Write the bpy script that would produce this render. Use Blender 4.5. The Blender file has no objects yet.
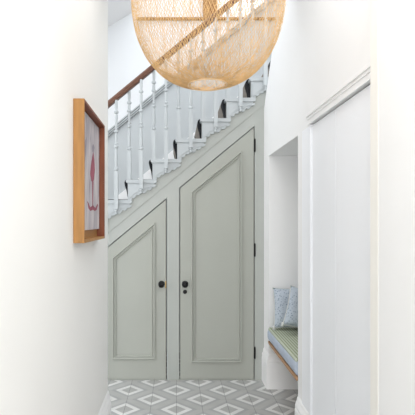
import bpy, bmesh, math, random
from mathutils import Vector, Matrix
random.seed(7)
SC = bpy.context.scene
COL = SC.collection
PI = math.pi

# ------------------------------------------------------------ camera
F = 455.0                      # focal length in pixels of the 415 px frame
VX, VY = 176.0, 221.5          # vanishing point
H = 1.441                      # eye height
D = 4.136                      # distance to the under-stair panelling
cam_d = bpy.data.cameras.new('camera')
cam_d.sensor_width = 36.0
cam_d.lens = F / 415.0 * 36.0
cam_d.shift_x = (207.5 - VX) / 415.0
cam_d.shift_y = (VY - 207.5) / 415.0
cam_d.clip_start = 0.05
cam = bpy.data.objects.new('camera', cam_d)
cam.location = (0, 0, H)
cam.rotation_euler = (PI / 2, 0, 0)
COL.objects.link(cam)
SC.camera = cam

# ------------------------------------------------------------ world and light
w = bpy.data.worlds.new('world'); SC.world = w
w.use_nodes = True
bg = w.node_tree.nodes['Background']
bg.inputs[0].default_value = (0.93, 0.965, 1.0, 1)
bg.inputs[1].default_value = 1.5

def area(name, loc, rot, sx, sy, power, col=(1, 1, 1)):
    l = bpy.data.lights.new(name, 'AREA')
    l.shape = 'RECTANGLE'; l.size = sx; l.size_y = sy
    l.energy = power; l.color = col
    o = bpy.data.objects.new(name, l)
    o.location = loc; o.rotation_euler = rot
    COL.objects.link(o)
    return o
# unseen fill light added behind the camera to brighten the corridor
area('rear_fill_light', (0.15, -1.6, 1.7), (PI / 2 , 0, 0), 1.1, 2.2, 32, (1.0, 0.99, 0.97))
# added fill light below the corridor ceiling, lifting walls and floor
area('corridor_fill_light', (0.17, 0.9, 3.04), (0, 0, 0), 0.9, 3.2, 19, (0.98, 0.99, 1.0))
# skylight over the stairwell
area('skylight', (-0.3, 4.3, 5.4), (0, 0, 0), 2.6, 1.3, 26, (0.95, 0.98, 1.0))
# bright room opening to the left of the stairs
area('side_room_daylight', (-2.4, 3.6, 1.9), (0, -PI / 2, 0), 1.8, 0.8, 9, (1.0, 0.99, 0.97))

SC.view_settings.view_transform = 'Standard'
SC.view_settings.look = 'None'
SC.view_settings.gamma = 1
SC.view_settings.use_curve_mapping = False
SC.view_settings.exposure = 0.25

# ------------------------------------------------------------ helpers
def lin(h):
    h = h.lstrip('#'); v = [int(h[i:i + 2], 16) / 255 for i in (0, 2, 4)]
    return tuple(c / 12.92 if c <= .04045 else ((c + .055) / 1.055) ** 2.4 for c in v) + (1,)

def PX(px, Y=D): return (px - VX) / F * Y
def PZ(py, Y=D): return H - (py - VY) / F * Y

def mat(name, hexc, rough=0.6, var=0.04, scale=8.0, bump=0.0, bscale=60, metallic=0.0, stretch=(1, 1, 1), spec=0.4):
    m = bpy.data.materials.new(name); m.use_nodes = True
    nt = m.node_tree; b = nt.nodes['Principled BSDF']
    b.inputs['Roughness'].default_value = rough
    b.inputs['Metallic'].default_value = metallic
    b.inputs['Specular IOR Level'].default_value = spec
    tc = nt.nodes.new('ShaderNodeTexCoord')
    mp = nt.nodes.new('ShaderNodeMapping'); mp.inputs['Scale'].default_value = stretch
    nt.links.new(tc.outputs['Object'], mp.inputs['Vector'])
    n = nt.nodes.new('ShaderNodeTexNoise'); n.inputs['Scale'].default_value = scale; n.inputs['Detail'].default_value = 4
    nt.links.new(mp.outputs[0], n.inputs['Vector'])
    r = nt.nodes.new('ShaderNodeValToRGB')
    c = lin(hexc)
    r.color_ramp.elements[0].position = .3; r.color_ramp.elements[1].position = .7
    r.color_ramp.elements[0].color = tuple(max(0, x * (1 - var)) for x in c[:3]) + (1,)
    r.color_ramp.elements[1].color = tuple(min(1, x * (1 + var)) for x in c[:3]) + (1,)
    nt.links.new(n.outputs['Fac'], r.inputs[0]); nt.links.new(r.outputs[0], b.inputs['Base Color'])
    if bump:
        n2 = nt.nodes.new('ShaderNodeTexNoise'); n2.inputs['Scale'].default_value = bscale
        nt.links.new(mp.outputs[0], n2.inputs['Vector'])
        bp = nt.nodes.new('ShaderNodeBump'); bp.inputs['Strength'].default_value = bump; bp.inputs['Distance'].default_value = .002
        nt.links.new(n2.outputs['Fac'], bp.inputs['Height']); nt.links.new(bp.outputs[0], b.inputs['Normal'])
    return m

M = {}
M['wall'] = mat('white_plaster', '#F1F1F1', .85, .01, 2.0, .1, 120)
M['wall_cool'] = mat('cool_white_plaster', '#E4E6E8', .85, .01, 2.0, .1, 120)
M['wall_warm'] = mat('warm_white_plaster', '#F2F1EE', .85, .012, 1.5, .1, 120)
M['wall_cream'] = mat('cream_paint', '#F2F0EA', .7, .01, 2)
M['trim'] = mat('white_gloss_trim', '#F6F6F6', .45, .01, 4)
M['closet'] = mat('white_cupboard_paint', '#F7F9FD', .5, .01, 3)
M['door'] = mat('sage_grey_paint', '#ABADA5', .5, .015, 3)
M['string'] = mat('lit_sage_grey_paint', '#B1B4AF', .5, .015, 4)  # door paint tone lightened, stronger light from above put into the colour
M['stairwhite'] = mat('cool_white_stair_paint', '#BDC2C4', .5, .015, 5)
M['dado'] = mat('pale_dado_paint', '#C3C8CA', .7, .012, 3)
M['rail'] = mat('mahogany', '#6C4A3A', .4, .25, 6, stretch=(2, 14, 14))
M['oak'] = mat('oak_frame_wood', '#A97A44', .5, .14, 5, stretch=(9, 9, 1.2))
M['frame_in'] = mat('shaded_red_brown_wood', '#7C4228', .5, .15, 6, stretch=(9, 9, 1.2))  # less-lit inner faces of the frame, their shade put into the colour
M['benchwood'] = mat('beech_wood', '#AC8562', .5, .12, 6, stretch=(8, 1.2, 8))
M['black'] = mat('black_metal', '#1B1B1C', .35, .1, 8, metallic=.5)
M['brass'] = mat('brass', '#A98A56', .35, .1, 8, metallic=.8)
M['runner_dark'] = mat('charcoal_carpet', '#25262A', .95, .2, 60, .6, 400)
M['runner'] = mat('taupe_carpet', '#98928B', .95, .12, 60, .6, 400)
M['cane'] = mat('bamboo_cane', '#D6B07A', .6, .16, 25)
M['cane_rim'] = mat('bamboo_rim', '#DDBE96', .55, .12, 25)
M['cord'] = mat('white_cord', '#E8E8E4', .6, .02)
M['post'] = mat('dark_post_wood', '#8B6036', .5, .15, 6, stretch=(9, 9, 1.2))

def pillow_mat():
    m = mat('speckled_blue_linen', '#B0BAC4', .95, .1, 6, .5, 300)
    nt = m.node_tree; b = nt.nodes['Principled BSDF']
    tc = nt.nodes.new('ShaderNodeTexCoord')
    v = nt.nodes.new('ShaderNodeTexVoronoi'); v.inputs['Scale'].default_value = 62
    nt.links.new(tc.outputs['Object'], v.inputs['Vector'])
    r = nt.nodes.new('ShaderNodeValToRGB'); r.color_ramp.interpolation = 'EASE'
    r.color_ramp.elements[0].color = lin('#7B8B9D'); r.color_ramp.elements[0].position = .10
    r.color_ramp.elements[1].color = lin('#BAC3CD'); r.color_ramp.elements[1].position = .45
    nt.links.new(v.outputs['Distance'], r.inputs[0]); nt.links.new(r.outputs[0], b.inputs['Base Color'])
    return m
M['pillow'] = pillow_mat()
M['piping'] = mat('cream_piping', '#D6D8D6', .9, .05)
M['cushion'] = mat('pale_blue_cushion_cloth', '#B2BCCB', .95, .06, 12, .4, 300)

def stripe_mat():
    m = mat('green_striped_cloth', '#9AA37E', .95, .05, 12)
    nt = m.node_tree; b = nt.nodes['Principled BSDF']
    tc = nt.nodes.new('ShaderNodeTexCoord')
    sp = nt.nodes.new('ShaderNodeSeparateXYZ'); nt.links.new(tc.outputs['Object'], sp.inputs[0])
    def mth(op, a, bb=None):
        n = nt.nodes.new('ShaderNodeMath'); n.operation = op
        for i, q in enumerate((a, bb)):
            if q is None: continue
            if isinstance(q, (int, float)): n.inputs[i].default_value = q
            else: nt.links.new(q, n.inputs[i])
        return n.outputs[0]
    s1 = mth('SINE', mth('MULTIPLY', sp.outputs[0], 2 * PI / .022))
    s2 = mth('MULTIPLY', mth('SINE', mth('MULTIPLY', sp.outputs[1], 2 * PI / .03)), .45)
    f = mth('MULTIPLY_ADD', mth('ADD', s1, s2), .35); f.node.inputs[2].default_value = .5
    r = nt.nodes.new('ShaderNodeValToRGB')
    r.color_ramp.elements[0].color = lin('#8D9679'); r.color_ramp.elements[0].position = .25
    r.color_ramp.elements[1].color = lin('#BEC3B4'); r.color_ramp.elements[1].position = .8
    nt.links.new(f, r.inputs[0]); nt.links.new(r.outputs[0], b.inputs['Base Color'])
    return m
M['stripe'] = stripe_mat()

def floor_mat():
    m = bpy.data.materials.new('patterned_cement_tiles'); m.use_nodes = True
    nt = m.node_tree; b = nt.nodes['Principled BSDF']; b.inputs['Roughness'].default_value = .5
    tc = nt.nodes.new('ShaderNodeTexCoord')
    sp = nt.nodes.new('ShaderNodeSeparateXYZ'); nt.links.new(tc.outputs['Object'], sp.inputs[0])
    def mth(op, a, bb=None, cc=None):
        n = nt.nodes.new('ShaderNodeMath'); n.operation = op
        for i, q in enumerate((a, bb, cc)):
            if q is None: continue
            if isinstance(q, (int, float)): n.inputs[i].default_value = q
            else: nt.links.new(q, n.inputs[i])
        return n.outputs[0]
    T = .2
    u = mth('DIVIDE', mth('SUBTRACT', sp.outputs[0], .004), T)
    v = mth('DIVIDE', mth('SUBTRACT', sp.outputs[1], 3.89), T)
    a = mth('MULTIPLY', mth('ADD', u, v), .5); bb = mth('MULTIPLY', mth('SUBTRACT', u, v), .5)
    fa = mth('ABSOLUTE', mth('SUBTRACT', a, mth('ROUND', a)))
    fb = mth('ABSOLUTE', mth('SUBTRACT', bb, mth('ROUND', bb)))
    d = mth('MULTIPLY', mth('MAXIMUM', fa, fb), 2.0)
    r = nt.nodes.new('ShaderNodeValToRGB'); r.color_ramp.interpolation = 'CONSTANT'
    cr = r.color_ramp
    cr.elements[0].position = 0; cr.elements[0].color = lin('#AEAEAC')
    cr.elements[1].position = .36; cr.elements[1].color = lin('#DDDDDB')
    e = cr.elements.new(.61); e.color = lin('#A9AAAA')
    e = cr.elements.new(.80); e.color = lin('#B5B5B3')
    nt.links.new(d, r.inputs[0])
    # per-tile tone
    wn = nt.nodes.new('ShaderNodeTexWhiteNoise'); wn.noise_dimensions = '2D'
    cb = nt.nodes.new('ShaderNodeCombineXYZ')
    nt.links.new(mth('FLOOR', u), cb.inputs[0]); nt.links.new(mth('FLOOR', v), cb.inputs[1])
    nt.links.new(cb.outputs[0], wn.inputs['Vector'])
    n = nt.nodes.new('ShaderNodeTexNoise'); n.inputs['Scale'].default_value = 9; n.inputs['Detail'].default_value = 5
    nt.links.new(tc.outputs['Object'], n.inputs['Vector'])
    tone = mth('ADD', mth('MULTIPLY', wn.outputs['Value'], .12), mth('MULTIPLY_ADD', n.outputs['Fac'], .22, .80))
    # seams
    su = mth('ABSOLUTE', mth('SUBTRACT', u, mth('ROUND', u)))
    sv = mth('ABSOLUTE', mth('SUBTRACT', v, mth('ROUND', v)))
    seam = mth('LESS_THAN', su, .011)
    seam2 = mth('MULTIPLY', mth('LESS_THAN', sv, .008), .5)
    tone2 = mth('SUBTRACT', tone, mth('MULTIPLY', mth('MAXIMUM', seam, seam2), .42))
    mx = nt.nodes.new('ShaderNodeMix'); mx.data_type = 'RGBA'; mx.blend_type = 'MULTIPLY'; mx.inputs['Factor'].default_value = 1
    nt.links.new(r.outputs[0], mx.inputs['A']); 
    cc = nt.nodes.new('ShaderNodeCombineColor')
    for i in range(3): nt.links.new(tone2, cc.inputs[i])
    nt.links.new(cc.outputs[0], mx.inputs['B'])
    nt.links.new(mx.outputs['Result'], b.inputs['Base Color'])
    return m
M['floor'] = floor_mat()

def glass_mat():
    m = bpy.data.materials.new('window_glass'); m.use_nodes = True
    nt = m.node_tree; nt.nodes.clear()
    o = nt.nodes.new('ShaderNodeOutputMaterial'); g = nt.nodes.new('ShaderNodeBsdfGlossy'); t = nt.nodes.new('ShaderNodeBsdfTransparent')
    g.inputs['Roughness'].default_value = .05
    x = nt.nodes.new('ShaderNodeMixShader'); x.inputs[0].default_value = .06
    nt.links.new(t.outputs[0], x.inputs[1]); nt.links.new(g.outputs[0], x.inputs[2]); nt.links.new(x.outputs[0], o.inputs[0])
    return m
M['glass'] = glass_mat()

def art_mat():
    m = bpy.data.materials.new('painted_canvas'); m.use_nodes = True
    nt = m.node_tree; b = nt.nodes['Principled BSDF']; b.inputs['Roughness'].default_value = .8
    tc = nt.nodes.new('ShaderNodeTexCoord'); mp = nt.nodes.new('ShaderNodeMapping'); mp.inputs['Scale'].default_value = (1, 9, 2.2)
    nt.links.new(tc.outputs['Object'], mp.inputs[0])
    n = nt.nodes.new('ShaderNodeTexNoise'); n.inputs['Scale'].default_value = 2.2; n.inputs['Detail'].default_value = 7; n.inputs['Distortion'].default_value = .6
    nt.links.new(mp.outputs[0], n.inputs['Vector'])
    r = nt.nodes.new('ShaderNodeValToRGB'); cr = r.color_ramp
    cr.elements[0].position = .25; cr.elements[0].color = lin('#837A82')
    cr.elements[1].position = .75; cr.elements[1].color = lin('#CDCBCC')
    e = cr.elements.new(.45); e.color = lin('#B3AEB4')
    e = cr.elements.new(.58); e.color = lin('#C3BCBE')
    nt.links.new(n.outputs['Fac'], r.inputs[0]); nt.links.new(r.outputs[0], b.inputs['Base Color'])
    return m
M['art'] = art_mat()
M['art_red'] = mat('crimson_paint', '#965060', .7, .3, 20, stretch=(1, 4, 1))
M['art_grey'] = mat('grey_paint', '#8D8790', .7, .2, 20)

def obj(name, bm, m, parent=None, smooth=False, bevel=0):
    me = bpy.data.meshes.new(name)
    bmesh.ops.recalc_face_normals(bm, faces=bm.faces[:])
    bm.to_mesh(me); bm.free()
    if isinstance(m, (list, tuple)):
        for q in m: me.materials.append(q)
    else: me.materials.append(m)
    if smooth:
        for p in me.polygons: p.use_smooth = True
    o = bpy.data.objects.new(name, me); COL.objects.link(o)
    if parent: o.parent = parent
    if bevel:
        b = o.modifiers.new('bevel', 'BEVEL'); b.width = bevel; b.segments = 2; b.limit_method = 'ANGLE'; b.angle_limit = .6
    return o

def tag(o, label=None, cat=None, group=None, kind=None):
    if label: o['label'] = label
    if cat: o['category'] = cat
    if group: o['group'] = group
    if kind: o['kind'] = kind
    return o

def struct(name, bm, m, parent=None, bevel=0, label=None):
    o = obj(name, bm, m, parent, bevel=bevel)
    if parent is None: o['kind'] = 'structure'
    if label: o['label'] = label
    return o

def thing(name, label, cat, loc=(0, 0, 0), group=None):
    o = bpy.data.objects.new(name, None); COL.objects.link(o); o.location = loc
    o.empty_display_size = .1
    tag(o, label, cat, group)
    return o

def B(bm, x0, x1, y0, y1, z0, z1):
    vs = [bm.verts.new((x, y, z)) for x in (x0, x1) for y in (y0, y1) for z in (z0, z1)]
    for f in ((0, 1, 3, 2), (4, 6, 7, 5), (0, 4, 5, 1), (2, 3, 7, 6), (0, 2, 6, 4), (1, 5, 7, 3)):
        bm.faces.new([vs[i] for i in f])
def box(*a):
    bm = bmesh.new(); B(bm, *a); return bm

def boxes(*bs):
    bm = bmesh.new()
    for q in bs: B(bm, *q)
    return bm

def prism(bm, pts, axis, a0, a1):
    """pts: 2D outline; axis 'y': (x,z) outline extruded in y; 'x': (y,z); 'z': (x,y)."""
    def mk(p, a):
        if axis == 'y': return (p[0], a, p[1])
        if axis == 'x': return (a, p[0], p[1])
        return (p[0], p[1], a)
    A = [bm.verts.new(mk(p, a0)) for p in pts]; C = [bm.verts.new(mk(p, a1)) for p in pts]
    f1 = bm.faces.new(A); f2 = bm.faces.new(C[::-1])
    n = len(pts)
    for i in range(n): bm.faces.new((A[i], C[i], C[(i + 1) % n], A[(i + 1) % n]))
    f1.normal_update(); f2.normal_update()
    bmesh.ops.triangulate(bm, faces=[f1, f2])
def prism_bm(*a):
    bm = bmesh.new(); prism(bm, *a); return bm

def lathe(bm, prof, cx, cy, cz, axis='z', seg=16):
    """prof: (radius, height) list."""
    rings = []
    for r, h in prof:
        ring = []
        for i in range(seg):
            t = 2 * PI * i / seg
            c, s = r * math.cos(t), r * math.sin(t)
            if axis == 'z': p = (cx + c, cy + s, cz + h)
            elif axis == 'y': p = (cx + c, cy + h, cz + s)
            else: p = (cx + h, cy + c, cz + s)
            ring.append(bm.verts.new(p))
        rings.append(ring)
    for a, b in zip(rings, rings[1:]):
        for i in range(seg): bm.faces.new((a[i], a[(i + 1) % seg], b[(i + 1) % seg], b[i]))
    bm.faces.new(rings[0]); bm.faces.new(rings[-1][::-1])

def inset_poly(pts, d):
    """inward offset of a convex CCW polygon (2D)."""
    n = len(pts); out = []
    lines = []
    for i in range(n):
        p = Vector(pts[i]); q = Vector(pts[(i + 1) % n]); e = (q - p).normalized()
        nrm = Vector((-e.y, e.x)); lines.append((p + nrm * d, e))
    for i in range(n):
        p1, e1 = lines[i - 1]; p2, e2 = lines[i]
        den = e1.x * e2.y - e1.y * e2.x
        t = ((p2.x - p1.x) * e2.y - (p2.y - p1.y) * e2.x) / den
        out.append(tuple(p1 + e1 * t))
    return out

def loft_ring(bm, pts, prof, y):
    """moulding round a convex polygon: prof = (inset, y offset)."""
    rings = []
    for d, h in prof:
        rings.append([bm.verts.new((p[0], y + h, p[1])) for p in inset_poly(pts, d)])
    n = len(pts)
    for a, b in zip(rings, rings[1:]):
        for i in range(n): bm.faces.new((a[i], a[(i + 1) % n], b[(i + 1) % n], b[i]))

# ------------------------------------------------------------ dimensions
XR, XL = 0.80, -0.461
YL = 3.085                      # far end of the left wall
YB = 5.04                       # stairwell rear wall
NICHE0, NICHE1 = 2.984, 3.926   # bench niche
NICHE_T = 2.006
CL0 = 1.80                      # near end of the fitted cupboard
S = 110.0
RISE, RUN = 20.3 / S, 24.6 / S
def rx(k): return PX(128 + 24.6 * k)         # riser plane of step k
def tz(k): return PZ(179.7 - 20.3 * k)        # tread top of step k
def Ly(px): return 187.6 - .822 * (px - 179.5)   # door-head line in the panelling

# ------------------------------------------------------------ structure
struct('floor', box(-3.0, 2.2, -2.2, YB + .1, -.06, 0), M['floor'], label='grey and white diamond patterned cement tile floor')
struct('wall_left', box(XL - .16, XL, -2.2, YL, 0, 3.05), M['wall_warm'], bevel=.004, label='plain white corridor wall carrying the framed picture')
# right wall over niche and cupboard, with a raking far end under the upper flight
bm = bmesh.new()
prism(bm, [(CL0, 2.085), (NICHE0, 2.085), (NICHE0, NICHE_T), (D, NICHE_T), (D, 2.47), (3.80, 2.85), (3.52, 3.05), (CL0, 3.05)], 'x', XR, XR + .12)
struct('wall_right', bm, M['wall'], label='white wall above the bench niche and fitted cupboard')
struct('wall_right_far', box(XR, XR + .12, NICHE1, D, 0, NICHE_T), M['wall'], label='narrow white pier between the niche and the stairs')
bm = box(XR, XR + .12, CL0 - .02, NICHE0, 2.012, 2.085)
struct('trim_1', bm, M['wall'], label='white lintel above the cupboard doors')
struct('wall_right_near', box(XR - .042, XR + .5, -2.2, 1.775, 0, 3.05), M['wall'], bevel=.004, label='plain white wall at the near right')
struct('wall_niche', boxes((XR + .12, 1.35, NICHE1, D - .001, 0, NICHE_T + .1), (1.27, 1.35, NICHE0, NICHE1, 0, NICHE_T + .1),
        (XR + .12, 1.27, NICHE0, NICHE1, NICHE_T, NICHE_T + .1), (XR, 1.35, NICHE0 - .10, NICHE0, 0, 2.012)), M['wall'],
       label='white inner faces of the bench niche')
struct('ceiling', box(XL - .16, XR + .5, -2.2, YL + .02, 3.05, 3.15), M['wall'])
# stairwell rear wall, with window opening
wx0, wx1, wz0, wz1 = PX(217, YB), PX(266, YB), 3.715, 4.9
bm = bmesh.new()
B(bm, -3.0, wx0, YB, YB + .15, 0, 5.5); B(bm, wx1, 2.2, YB, YB + .15, 0, 5.5)
B(bm, wx0, wx1, YB, YB + .15, 0, wz0); B(bm, wx0, wx1, YB, YB + .15, wz1, 5.5)
struct('wall_stairwell', bm, M['wall_cool'], label='white rear wall of the stairwell')
struct('wall_stairwell_left', box(-3.15, -3.0, 3.0, YB + .15, 0, 5.5), M['wall'])
struct('wall_stairwell_right', box(2.2, 2.35, 3.9, YB + .15, 0, 5.5), M['wall'])
# painted dado below the sloping rail
def pitch(x, up=0): return tz(0) + (x - rx(0)) * RISE / RUN + up
x0, x1 = -2.9, 1.6
DUP = 2.445 - pitch(PX(108, YB))
DUP = PZ(131.5, YB) - pitch(PX(108, YB))
struct('wall_dado', prism_bm([(x0, 0), (x1, 0), (x1, pitch(x1, DUP)), (x0, max(.2, pitch(x0, DUP)))], 'y', YB - .006, YB), M['dado'], label='pale grey painted lower stairwell wall')
bm = bmesh.new()
for a, b_, t in ((0, .066, .016), (.0, .016, .045), (.030, .044, .045), (.056, .066, .038)):
    prism(bm, [(x0, pitch(x0, DUP - b_)), (x1, pitch(x1, DUP - b_)), (x1, pitch(x1, DUP - a)), (x0, pitch(x0, DUP - a))], 'y', YB - .006 - t, YB - .006)
struct('trim_2', bm, M['dado'], label='moulded dado rail sloping up the stairwell wall')
struct('trim_3', prism_bm([(x0, pitch(x0, -.25)), (x1, pitch(x1, -.25)), (x1, pitch(x1, .075)), (x0, pitch(x0, .075))], 'y', YB - .03, YB - .006), M['trim'], label='white stair skirting along the rear wall')
# sloping soffit of the upper flight
sx0, sz0, sx1, sz1 = PX(108, YB), PZ(27, YB), PX(131, YB), PZ(13, YB)
sl = (sz1 - sz0) / (sx1 - sx0)
a, b_ = -2.95, PX(134, YB)
struct('ceiling_slope', prism_bm([(a, sz0 + sl * (a - sx0)), (b_, sz0 + sl * (b_ - sx0)), (b_, 4.6), (a, 4.6)], 'y', 4.2, YB), M['wall'], label='white sloping soffit over the lower stairs')
struct('trim_4', box(PX(137, YB), 1.10, YB - .03, YB, PZ(20.6, YB), PZ(18.4, YB)), M['post'], label='thin timber ledge under the stairwell window')

# window
win = struct('window_1', boxes((wx0, wx0 + .03, YB + .03, YB + .09, wz0, wz1), (wx1 - .03, wx1, YB + .03, YB + .09, wz0, wz1),
        (wx0 + .03, wx1 - .03, YB + .03, YB + .09, wz0, wz0 + .035), (wx0 + .03, wx1 - .03, YB + .03, YB + .09, wz1 - .035, wz1)), M['trim'], label='bright white framed stairwell window')
obj('pane', box(wx0 + .03, wx1 - .03, YB + .055, YB + .06, wz0 + .035, wz1 - .035), M['glass'], win)

# skirtings
SK = [(0, 0), (.022, 0), (.022, .215), (.018, .222), (.020, .24), (.016, .252), (.010, .268), (.007, .285), (0, .30)]
def skirt(name, x, sgn, y0, y1, extra=None, label=None):
    bm = bmesh.new()
    pts = [(x + sgn * px, z) for px, z in SK]
    prism(bm, pts, 'y', y0, y1)
    if extra: extra(bm)
    return struct(name, bm, M['trim'], label=label)
skirt('baseboard_left', XL, 1, -2.2, YL, label='tall white moulded skirting on the left wall')
skirt('baseboard_right_far', XR, -1, NICHE1 - .02, D, lambda bm: prism(bm, [(NICHE1 - px, z) for px, z in SK], 'x', XR, 1.27), label='white moulded skirting round the pier beside the niche')
skirt('baseboard_right', XR, -1, 2.72, NICHE0, label='tall white moulded skirting between the niche and cupboard')

struct('trim_6', box(XR - .0434, XR - .0421, 1.705, 1.772, 0, 3.04), M['wall_cream'], label='warm white upright strip at the cupboard edge of the near wall')

# ------------------------------------------------------------ under-stair panelling
bm = bmesh.new()
KMIN, KMAX = -9, 9
G = lambda px, py: (PX(px), PZ(py))
d1l, d1r, d2l, d2r = 101.0, 166.8, 179.3, 254.6
out = [(rx(KMIN), 0), (PX(d1l), 0), G(d1l, Ly(d1l)), G(d1r, Ly(d1r)), (PX(d1r), 0), (PX(d2l), 0), G(d2l, Ly(d2l)), G(d2r, Ly(d2r)), (PX(d2r), 0), (1.95, 0)]
top = []
for k in range(KMIN, KMAX + 1):
    top += [(rx(k), tz(k) - .032), (rx(k + 1), tz(k) - .032)]
out += [(1.95, tz(KMAX) - .032)] + top[::-1][0:]
clean = []
for p in out:
    if not clean or (abs(p[0] - clean[-1][0]) + abs(p[1] - clean[-1][1])) > 1e-4: clean.append(p)
prism(bm, clean, 'y', D, D + .045)
struct('wall_understairs', bm, M['string'], label='pale sage panelling under the stairs')
# sloping bead on the panelling
bm = bmesh.new()
def My(px): return 180 - .825 * (px - 171)
for o0, o1, t in ((-.4, .9, .007), (.9, 1.5, .004)):
    prism(bm, [G(-60, My(-60) + o1), G(300, My(300) + o1), G(300, My(300) + o0), G(-60, My(-60) + o0)], 'y', D - t, D)
struct('trim_5', bm, M['string'], label='sloping bead moulding on the under-stair panelling')

def cup_door(name, pl, pr, panel, label):
    g = .0085
    poly = inset_poly([(PX(pl), 0.0), (PX(pr), 0.0), G(pr, Ly(pr)), G(pl, Ly(pl))], g)
    o = struct(name, prism_bm(poly, 'y', D + .001, D + .04), M['door'], label=label)
    bm = bmesh.new()
    pp = [G(*p) for p in panel]
    loft_ring(bm, pp, [(0, .002), (0, -.015), (.005, -.018), (.010, -.016), (.014, -.004), (.022, -.003), (.026, -.012), (.032, -.010), (.034, .002)], D)
    obj('panel_moulding', bm, M['door'], o)
    return o
d1 = cup_door('door_1', d1l, d1r, [(112.5, 359), (155, 359), (155, 222.5), (112.5, 257.5)], 'small sage grey cupboard door with sloping head')
d2 = cup_door('door_2', d2l, d2r, [(191.3, 362), (241.8, 362), (241.8, 150.5), (191.3, 192)], 'tall sage grey cupboard door with sloping head')
# hinges on door 2
for y0, y1 in ((139.5, 151.5), (244, 256), (347.5, 358)):
    bm = bmesh.new()
    lathe(bm, [(.0075, 0), (.0075, PZ(y0) - PZ(y1))], PX(254.8), D - .004, PZ(y1), seg=10)
    lathe(bm, [(.004, -.008), (.006, -.004), (.004, 0)], PX(254.8), D - .004, PZ(y1), seg=10)
    lathe(bm, [(.004, 0), (.006, .004), (.004, .008)], PX(254.8), D - .004, PZ(y0), seg=10)
    h = obj('hinge', bm, M['black'], d2); h['label'] = 'black door hinge'
def knob(px, py, parent):
    bm = bmesh.new()
    lathe(bm, [(.030, 0), (.030, -.004), (.026, -.008), (.011, -.010), (.010, -.028), (.020, -.034), (.028, -.044), (.028, -.054), (.020, -.062), (.006, -.064)], PX(px), D, PZ(py), 'y', 20)
    k = obj('knob', bm, M['black'], parent, smooth=True); k['label'] = 'round black door knob'
knob(161.5, 284, d1); knob(185, 284, d2)
bm = bmesh.new()
lathe(bm, [(.019, 0), (.019, -.004), (.014, -.008), (.005, -.009)], PX(185), D, PZ(291.8), 'y', 16)
obj('keyhole_cover', bm, M['black'], d2)['label'] = 'small black keyhole cover'
obj('latch_keep', box(PX(165.2), PX(166.3), D - .003, D + .001, PZ(288), PZ(281)), M['brass'], d1)['label'] = 'small brass latch plate'
# plinth line under the doors
struct('baseboard_understairs', box(PX(108), PX(262), D - .004, D + .002, 0, .006), M['door'], label='thin grey threshold strip')

# ------------------------------------------------------------ staircase
st = thing('staircase', 'pale painted staircase with turned white balusters rising to the right above the cupboard doors', 'staircase', (rx(KMIN), D, 0))
SO = Vector((rx(KMIN), D, 0))
def spart(name, bm, m, parent=st, **kw):
    bmesh.ops.translate(bm, verts=bm.verts[:], vec=-SO)
    return obj(name, bm, m, parent, **kw)
for k in range(KMIN, KMAX + 1):
    x0, x1, z = rx(k), rx(k + 1), tz(k)
    bm = bmesh.new()
    prism(bm, [(x0 - .014, z - .004), (x0 - .018, z - .014), (x0 - .014, z - .026), (x0, z - .032), (x1 + .03, z - .032), (x1 + .038, z - .024), (x1 + .038, z - .008), (x1 + .03, z), (x0 - .006, z)], 'y', D - .028, D - .002)
    prism(bm, [(x0 - .014, z - .004), (x0 - .018, z - .014), (x0 - .014, z - .026), (x0, z - .032), (x1 + .004, z - .032), (x1 + .004, z), (x0 - .006, z)], 'y', D - .002, YB - .03)
    prism(bm, [(x0 - .004, z - .032), (x1 + .022, z - .032), (x1 + .016, z - .046), (x0 - .002, z - .046)], 'y', D - .016, D - .001)
    spart('tread', bm, M['stairwhite'])
    spart('riser', box(x0, x0 + .02, D + .045, YB - .03, z - RISE, z - .033), M['stairwhite'])
    # scrolled bracket
    q = [(0, 0), (28.5, 0), (28.2, 1.2), (26.5, 2.6), (24.2, 2.8), (23.4, 4.6), (21.6, 5.8), (19.2, 5.2), (18.6, 6.8), (16.8, 8.6), (14.4, 8.4), (12.6, 8.4), (11.8, 10.2), (9.6, 10.6), (8.4, 10.2), (7.8, 12.2), (6.0, 13.4), (4.4, 12.9), (4.2, 15.0), (2.8, 16.6), (.6, 16.8), (0, 16.8)]
    bm = bmesh.new()
    prism(bm, [(x0 + a / S, z - .046 - b_ / S) for a, b_ in q], 'y', D - .019, D - .001)
    q2 = [(1.5, 1), (25, 1), (22, 2.6), (17, 4.2), (13, 6), (8.5, 8), (5, 10.5), (2.5, 13.5), (1.5, 13.5)]
    prism(bm, [(x0 + a / S, z - .046 - b_ / S) for a, b_ in q2], 'y', D - .025, D - .0185)
    spart('bracket', bm, M['stairwhite'])

RAIL0 = PZ(108.0, D - .03) - (PX(108, D - .03)) * RISE / RUN     # z of rail underside at x = 0
def rail_z(x): return RAIL0 + x * RISE / RUN
def baluster(x, y, z0, ztop, drop):
    bm = bmesh.new()
    hb = .017
    blk = .34 if drop else .26
    # square foot block
    B(bm, x - hb, x + hb, y - hb, y + hb, z0, z0 + blk)
    L = ztop - (z0 + blk)
    def r(*p): return p
    base = [(.016, 0), (.012, .006), (.020, .014), (.020, .026), (.009, .034), (.014, .044), (.0165, .10), (.0145, .16), (.010, .205),
            (.020, .215), (.020, .228), (.008, .236), (.0165, .245), (.0165, .254), (.008, .262), (.0115, .29), (.0125, .33), (.008, .345), (.021, .354), (.021, .367), (.008, .375)]
    tail = [(.011, L * .62), (.0135, L - .135), (.008, L - .122), (.0205, L - .112), (.0205, L - .098), (.010, L - .088), (.013, L - .06), (.013, L + .004)]
    lathe(bm, base + tail, x, y, z0 + blk, seg=10)
    b = spart('baluster', bm, M['stairwhite'])
    if drop:
        bm = bmesh.new()
        lathe(bm, [(.004, -.046), (.012, -.040), (.014, -.030), (.008, -.022), (.015, -.014), (.015, -.006), (.010, 0)], x, y, z0, seg=10)
        spart('drop_finial', bm, M['stairwhite'], parent=b)
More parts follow.
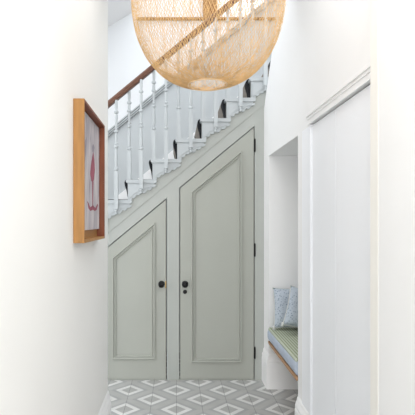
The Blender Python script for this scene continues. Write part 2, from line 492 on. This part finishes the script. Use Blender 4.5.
yf, yt = D - .046, D - .012
for k in range(KMIN, KMAX):
    x = rx(k) + 1.3 / S
    baluster(x, yt, tz(k), rail_z(x), False)
    x = rx(k) + 13.5 / S
    baluster(x, yf, tz(k) - .085, rail_z(x), True)
# handrail
bm = bmesh.new()
xa, xb = rx(KMIN) - .05, rx(KMAX) + .1
sec = [(-.022, 0), (.022, 0), (.030, .012), (.027, .020), (.033, .034), (.028, .048), (.014, .056), (-.014, .056), (-.028, .048), (-.033, .034), (-.027, .020), (-.030, .012)]
ends = []
for xx in (xa, xb):
    ends.append([bm.verts.new((xx, D - .03 + a, rail_z(xx) + b_ * 1.12)) for a, b_ in sec])
for i in range(len(sec)): bm.faces.new((ends[0][i], ends[0][(i + 1) % len(sec)], ends[1][(i + 1) % len(sec)], ends[1][i]))
bm.faces.new(ends[0]); bm.faces.new(ends[1][::-1])
hr = spart('handrail', bm, M['rail'], smooth=False); hr['label'] = 'dark brown wooden handrail'
# runner: waterfall carpet, dark borders and taupe middle
ry0, ry1 = D + .047, YB - .16
for name, a, b_, m, lb in (('runner_border', ry0, ry0 + .10, M['runner_dark'], 'charcoal edge of the stair runner'),
                           ('stair_runner', ry0 + .10, ry1 - .10, M['runner'], 'taupe middle of the stair runner'),
                           ('runner_border', ry1 - .10, ry1, M['runner_dark'], 'charcoal edge of the stair runner')):
    bm = bmesh.new()
    for k in range(KMIN, KMAX + 1):
        x0, x1, z = rx(k), rx(k + 1), tz(k)
        zb = tz(k - 1) + .008 if k > KMIN else 0.0
        e = .0005
        prism(bm, [(x0 + e, zb), (x0 - .006, zb), (x0 - .018, z - .10), (x0 - .032, z - .055), (x0 - .038, z - .026), (x0 - .034, z - .006), (x0 - .02, z + .006), (x0 - .0, z + .009),
                   (x1, z + .008), (x1, z + e), (x0, z + e), (x0 - .0185, z), (x0 - .0185, z - .033), (x0 - e, z - .033)], 'y', a, b_)
    spart(name, bm, m)['label'] = lb

# wooden post standing on the ledge by the stairwell window
t = thing('newel_post', 'golden brown timber post beside the bright stairwell window, seen through the woven lampshade', 'post', ((PX(203, 5.02) + PX(217, 5.02)) / 2, 5.022, PZ(18.4, YB)))
hw = (PX(217, 5.02) - PX(203, 5.02)) / 2
obj('post_shaft', box(-hw, hw, -.017, .017, 0.0, 1.05), M['post'], t, bevel=.004)
obj('post_cap', box(-hw - .012, hw + .012, -.0175, .0175, 1.05, 1.08), M['post'], t, bevel=.005)

# ------------------------------------------------------------ fitted cupboard (right)
cy0, cy1 = CL0 - .015, NICHE0 - .105
t = thing('fitted_cupboard', 'tall white fitted cupboard with two plain doors under a moulded cornice, right of the niche', 'cupboard', (XR, (cy0 + cy1) / 2, 0))
OO = Vector(t.location)
def cpart(name, bm, m, parent=t, **kw):
    bmesh.ops.translate(bm, verts=bm.verts[:], vec=-OO); return obj(name, bm, m, parent, **kw)
yd2, yd1, ydm = XR * F / (368.0 + 4 - VX), XR * F / (313.0 - VX), XR * F / (336.3 - VX)
bm = bmesh.new()
B(bm, XR - .004, XR + .45, yd1, cy1, 0, 2.011)          # far casing
B(bm, XR + .43, XR + .45, cy0, yd1, 0, 2.004)           # back
B(bm, XR + .03, XR + .43, cy0, yd1, 2.005, 2.011)       # top
cpart('carcass', bm, M['closet'], bevel=.003)
cpart('seam_shadow_strips', boxes((XR + .0225, XR + .045, ydm - .03, ydm + .03, .0, 2.004), (XR + .0225, XR + .045, yd1 - .03, yd1, 0, 2.004)), M['door'], t)  # grey strips added behind the door gaps so the seams read as shadow
cpart('door_casing', box(XR - .012, XR - .0045, yd1 + .008, yd1 + .040, 0, 1.995), M['closet'], bevel=.003)
g = .0042
for a, b_ in ((ydm + g, yd1 - g), (cy0 + .006, ydm - g)):
    cpart('door', box(XR - .002, XR + .022, a, b_, .01, 2.004), M['closet'])
# cornice
zc = 2.012
prof = [(0, 0), (-.022, 0), (-.022, .040), (-.026, .042), (-.026, .064), (-.032, .067), (-.032, .096), (0, .102)]
bm = bmesh.new()
prism(bm, [(XR + a, zc + b_ * .66) for a, b_ in prof], 'y', cy0, 2.69)
cpart('cornice', bm, M['trim'])

# ------------------------------------------------------------ bench
t = thing('bench_seat', 'pale timber bench seat fixed across the niche under the blue cushion', 'bench', ((XR + 1.26) / 2, (NICHE0 + NICHE1) / 2, .39))
OO = Vector(t.location)
cpart('seat_board', box(XR + .012, 1.268, NICHE0 + .002, NICHE1 - .002, .398, .418), M['benchwood'], t)
cpart('front_rail', box(XR - .012, XR + .011, NICHE0 + .002, NICHE1 - .024, .394, .420), M['benchwood'], t, bevel=.006)

def rounded(x0, x1, y0, y1, z0, z1, r, seg=4, bulge=.0, nx=8, ny=14):
    """rounded box with x-z rounded outline, soft ends."""
    bm = bmesh.new()
    out = []
    for cx, cz, a0 in ((x1 - r, z1 - r, 0), (x0 + r, z1 - r, 90), (x0 + r, z0 + r, 180), (x1 - r, z0 + r, 270)):
        for i in range(seg + 1):
            a = math.radians(a0 + 90 * i / seg); out.append((cx + r * math.cos(a), cz + r * math.sin(a)))
    cxm, czm = (x0 + x1) / 2, (z0 + z1) / 2
    rings = []
    ys = [(y0, .93), (y0 + .008, .975), (y0 + .02, 1)] + [(y0 + .02 + (y1 - y0 - .04) * i / ny, 1) for i in range(1, ny)] + [(y1 - .02, 1), (y1 - .008, .975), (y1, .93)]
    for y, s in ys:
        rings.append([bm.verts.new((cxm + (x - cxm) * (1 - (1 - s) * .2), y, czm + (z - czm) * s)) for x, z in out])
    n = len(out)
    for a, b in zip(rings, rings[1:]):
        for i in range(n): bm.faces.new((a[i], a[(i + 1) % n], b[(i + 1) % n], b[i]))
    bm.faces.new(rings[0]); bm.faces.new(rings[-1][::-1])
    return bm
t = thing('seat_cushion', 'long blue seat cushion with green striped top on the niche bench', 'cushion', ((XR + 1.26) / 2, (NICHE0 + NICHE1) / 2, .42))
OO = Vector(t.location)
cpart('cushion_body', rounded(XR - .018, 1.262, NICHE0 + .006, NICHE1 - .024, .421, .527, .035), M['cushion'], t, smooth=True)
cpart('striped_top', rounded(XR - .012, 1.255, NICHE0 + .012, NICHE1 - .030, .508, .535, .013, seg=4), M['stripe'], t, smooth=True)['label'] = 'green and cream striped top'

# ------------------------------------------------------------ pillows
def pillow(name, label, size, thick, loc, rx_, ry_, rz_):
    t = thing(name, label, 'pillow', loc, 'pale blue pillows on the niche bench')
    n = 18; h = size / 2
    bm = bmesh.new()
    def pos(i, j, sgn):
        u = -1 + 2 * i / n; v = -1 + 2 * j / n
        pinch = 1 - .07 * (1 - v * v) * abs(u) ** 3; pinch2 = 1 - .07 * (1 - u * u) * abs(v) ** 3
        th = thick / 2 * (max(0, (1 - u ** 4)) * max(0, (1 - v ** 4))) ** .55
        th *= 1 + .06 * math.sin(5 * u + 3 * v)
        return (h * u * pinch, sgn * th, h + h * v * pinch2)
    fr = [[bm.verts.new(pos(i, j, -1)) for j in range(n + 1)] for i in range(n + 1)]
    bk = [[fr[i][j] if i in (0, n) or j in (0, n) else bm.verts.new(pos(i, j, 1)) for j in range(n + 1)] for i in range(n + 1)]
    for g_ in (fr, bk):
        for i in range(n):
            for j in range(n): bm.faces.new((g_[i][j], g_[i + 1][j], g_[i + 1][j + 1], g_[i][j + 1]))
    obj('pillow_cover', bm, M['pillow'], t, smooth=True)
    # piping round the edge
    per = [pos(i, 0, 1) for i in range(n)] + [pos(n, j, 1) for j in range(n)] + [pos(i, n, 1) for i in range(n, 0, -1)] + [pos(0, j, 1) for j in range(n, 0, -1)]
    bm = bmesh.new(); rings = []
    m_ = len(per)
    for i, p in enumerate(per):
        a = Vector(per[i - 1]); b = Vector(per[(i + 1) % m_]); d = (b - a).normalized(); s = d.cross(Vector((0, 1, 0))).normalized(); r = .004
        rings.append([bm.verts.new(Vector(p) + s * r * math.cos(q) + Vector((0, 1, 0)) * r * math.sin(q)) for q in [2 * PI * e / 6 for e in range(6)]])
    for i in range(m_):
        a, b = rings[i], rings[(i + 1) % m_]
        for e in range(6): bm.faces.new((a[e], a[(e + 1) % 6], b[(e + 1) % 6], b[e]))
    obj('piping', bm, M['piping'], t, smooth=True)
    for sx in (-1, 1):
        bm = bmesh.new()
        lathe(bm, [(.003, .006), (.011, .002), (.013, -.008), (.009, -.014), (.013, -.03), (.004, -.032)], sx * h, 0, .016 , seg=8)
        obj('tassel', bm, M['piping'], t, smooth=True)['label'] = 'small cream corner tassel'
    t.rotation_euler = (rx_, ry_, rz_)
    return t
pillow('throw_pillow', 'pale blue speckled pillow leaning on the niche end wall, behind the other pillow', .335, .10, (.985, 3.80, .550), -.13, 0, 0)
pillow('throw_pillow', 'pale blue speckled pillow in front, tilted over the other pillow', .32, .10, (1.005, 3.63, .579), -.17, .25, .0)

# ------------------------------------------------------------ picture on left wall
fy0, fy1 = 2.036, 2.625
fz0, fz1 = PZ(243.2, 2.036), PZ(98.3, 2.036)
XFr = PX(84.2, 2.036)
t = thing('picture_frame', 'deep oak box frame holding a pale abstract painting on the left wall', 'picture', (XL, (fy0 + fy1) / 2, fz0))
OO = Vector(t.location)
tk = .013
XF0 = XL + .001
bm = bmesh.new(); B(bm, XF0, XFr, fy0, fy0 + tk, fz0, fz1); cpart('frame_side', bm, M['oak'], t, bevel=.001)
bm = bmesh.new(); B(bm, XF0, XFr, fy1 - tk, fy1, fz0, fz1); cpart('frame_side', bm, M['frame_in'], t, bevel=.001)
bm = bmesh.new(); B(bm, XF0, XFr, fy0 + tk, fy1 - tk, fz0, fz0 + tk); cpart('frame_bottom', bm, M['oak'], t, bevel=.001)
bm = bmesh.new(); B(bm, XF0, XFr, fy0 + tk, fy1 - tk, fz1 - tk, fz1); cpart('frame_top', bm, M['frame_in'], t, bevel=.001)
# frame back
cpart('backing_board', box(XF0, XF0 + .006, fy0 + tk, fy1 - tk, fz0 + tk, fz1 - tk), M['oak'], t)
ay0, ay1, az0, az1 = fy0 + tk + .006, fy1 - tk - .006, fz0 + .055, fz1 - tk - .006
cv = cpart('canvas', box(XF0 + .007, XF0 + .020, ay0, ay1, az0, az1), M['art'], t); cv['label'] = 'pale grey lilac abstract canvas with crimson strokes'
def stroke(pts, m):
    bm = bmesh.new()
    prism(bm, [(ay0 + (ay1 - ay0) * a, az0 + (az1 - az0) * b_) for a, b_ in pts], 'x', XF0 + .0201, XF0 + .0208)
    cpart('brush_mark', bm, m, cv)
stroke([(.50, .50), (.56, .44), (.64, .43), (.70, .47), (.74, .56), (.71, .66), (.66, .72), (.60, .66), (.54, .58)], M['art_red'])
stroke([(.60, .44), (.67, .44), (.65, .30), (.645, .20), (.615, .20), (.61, .30)], M['art_red'])
stroke([(.36, .25), (.42, .235), (.50, .20), (.60, .215), (.63, .235), (.68, .215), (.78, .20), (.88, .245), (.92, .235), (.84, .185), (.74, .172), (.64, .182), (.52, .168), (.42, .19)], M['art_red'])
stroke([(.60, .76), (.66, .79), (.72, .77), (.70, .72), (.62, .71)], M['art_grey'])
stroke([(.20, .62), (.26, .75), (.34, .80), (.30, .66), (.24, .55)], M['art_grey'])

# ------------------------------------------------------------ woven pendant lamp
LY = 1.93
LX = PX(207.6, LY)
LR = .320
LZ = 2.372
bot, topz = 2.022, 2.70
t = thing('pendant_lamp', 'large round woven bamboo lampshade hanging in front of the staircase', 'lamp', (LX, LY, LZ))
def prof(s):
    """s 0..1 bottom to top -> radius, z (relative to centre)."""
    a0 = math.asin(.058 / LR); a = -PI / 2 + a0 + s * (PI - 2 * a0)
    c, sn = math.cos(a), math.sin(a)
    r = LR * abs(c) ** .80
    z = sn * .357
    return r, z
def strand(bm, th0, tw, rr, n, wob, lay, smax=1.0):
    rings = []
    ph = random.uniform(0, 6.28); fq = random.uniform(1.5, 3.5)
    for i in range(n + 1):
        s = i / n * smax
        r, z = prof(s)
        th = th0 + tw * (s - .5) + wob * math.sin(fq * 2 * PI * s + ph)
        r += lay + .0015 * math.sin(9 * PI * s + ph)
        e = Vector((math.cos(th), math.sin(th), 0)); tg = Vector((-math.sin(th), math.cos(th), 0)); up = Vector((0, 0, 1))
        p = e * r + up * z
        rings.append((p, tg, e))
    vs = []
    for i, (p, tg, e) in enumerate(rings):
        d = (rings[min(i + 1, n)][0] - rings[max(i - 1, 0)][0]).normalized()
        a = d.cross(e).normalized(); b = a.cross(d).normalized()
        vs.append([bm.verts.new(p + a * rr * math.cos(q) + b * rr * .6 * math.sin(q)) for q in (PI / 2, PI / 2 + 2 * PI / 3, PI / 2 + 4 * PI / 3)])
    for a, b in zip(vs, vs[1:]):
        for e in range(3): bm.faces.new((a[e], a[(e + 1) % 3], b[(e + 1) % 3], b[e]))
N = 140
bm = bmesh.new()
for i in range(N): strand(bm, 2 * PI * i / N + random.uniform(-.008, .008), 1.5, .0009, 44, .006, .002)
for i in range(N): strand(bm, 2 * PI * i / N + random.uniform(-.008, .008), -1.5, .0009, 44, .006, -.002)
obj('woven_shade', bm, M['cane'], t)
bm = bmesh.new()
for i in range(90): strand(bm, 2 * PI * i / 90 + random.uniform(-.01, .01), random.choice((-.5, .5)), .0008, 44, .03, -.012)
for i in range(150): strand(bm, 2 * PI * i / 150 + random.uniform(-.01, .01), random.choice((-2.5, 2.5)), .0011, 14, .01, -.006, random.uniform(.09, .19))
obj('inner_weave', bm, M['cane'], t)
def ring(name, R, z, r, m):
    bm = bmesh.new(); rs = []
    for i in range(64):
        a = 2 * PI * i / 64; e = Vector((math.cos(a), math.sin(a), 0))
        rs.append([bm.verts.new(e * (R + r * math.cos(q)) + Vector((0, 0, z + r * 1.3 * math.sin(q)))) for q in [2 * PI * j / 8 for j in range(8)]])
    for i in range(64):
        a, b = rs[i], rs[(i + 1) % 64]
        for j in range(8): bm.faces.new((a[j], a[(j + 1) % 8], b[(j + 1) % 8], b[j]))
    obj(name, bm, m, t, smooth=True)
r0, z0_ = prof(0); r1, z1_ = prof(1)
ring('rim', r0, z0_, .003, M['cane_rim']); ring('rim', r1, z1_, .0045, M['cane_rim'])
bm = bmesh.new(); lathe(bm, [(.004, z1_ - .12), (.004, 3.045 - LZ)], 0, 0, 0, seg=8); obj('cord', bm, M['cord'], t)
bm = bmesh.new(); B(bm, -r1, r1, -.004, .004, z1_ - .004, z1_ + .004); B(bm, -.004, .004, -r1, r1, z1_ - .0035, z1_ + .0035); obj('spider', bm, M['cane_rim'], t)
bm = bmesh.new(); lathe(bm, [(.018, z1_ - .17), (.02, z1_ - .16), (.02, z1_ - .12), (.008, z1_ - .11)], 0, 0, 0, seg=14); obj('socket', bm, M['cord'], t, smooth=True)
bm = bmesh.new(); lathe(bm, [(.045, 3.03 - LZ), (.05, 3.04 - LZ), (.05, 3.0495 - LZ)], 0, 0, 0, seg=20); obj('ceiling_rose', bm, M['cord'], t, smooth=True)
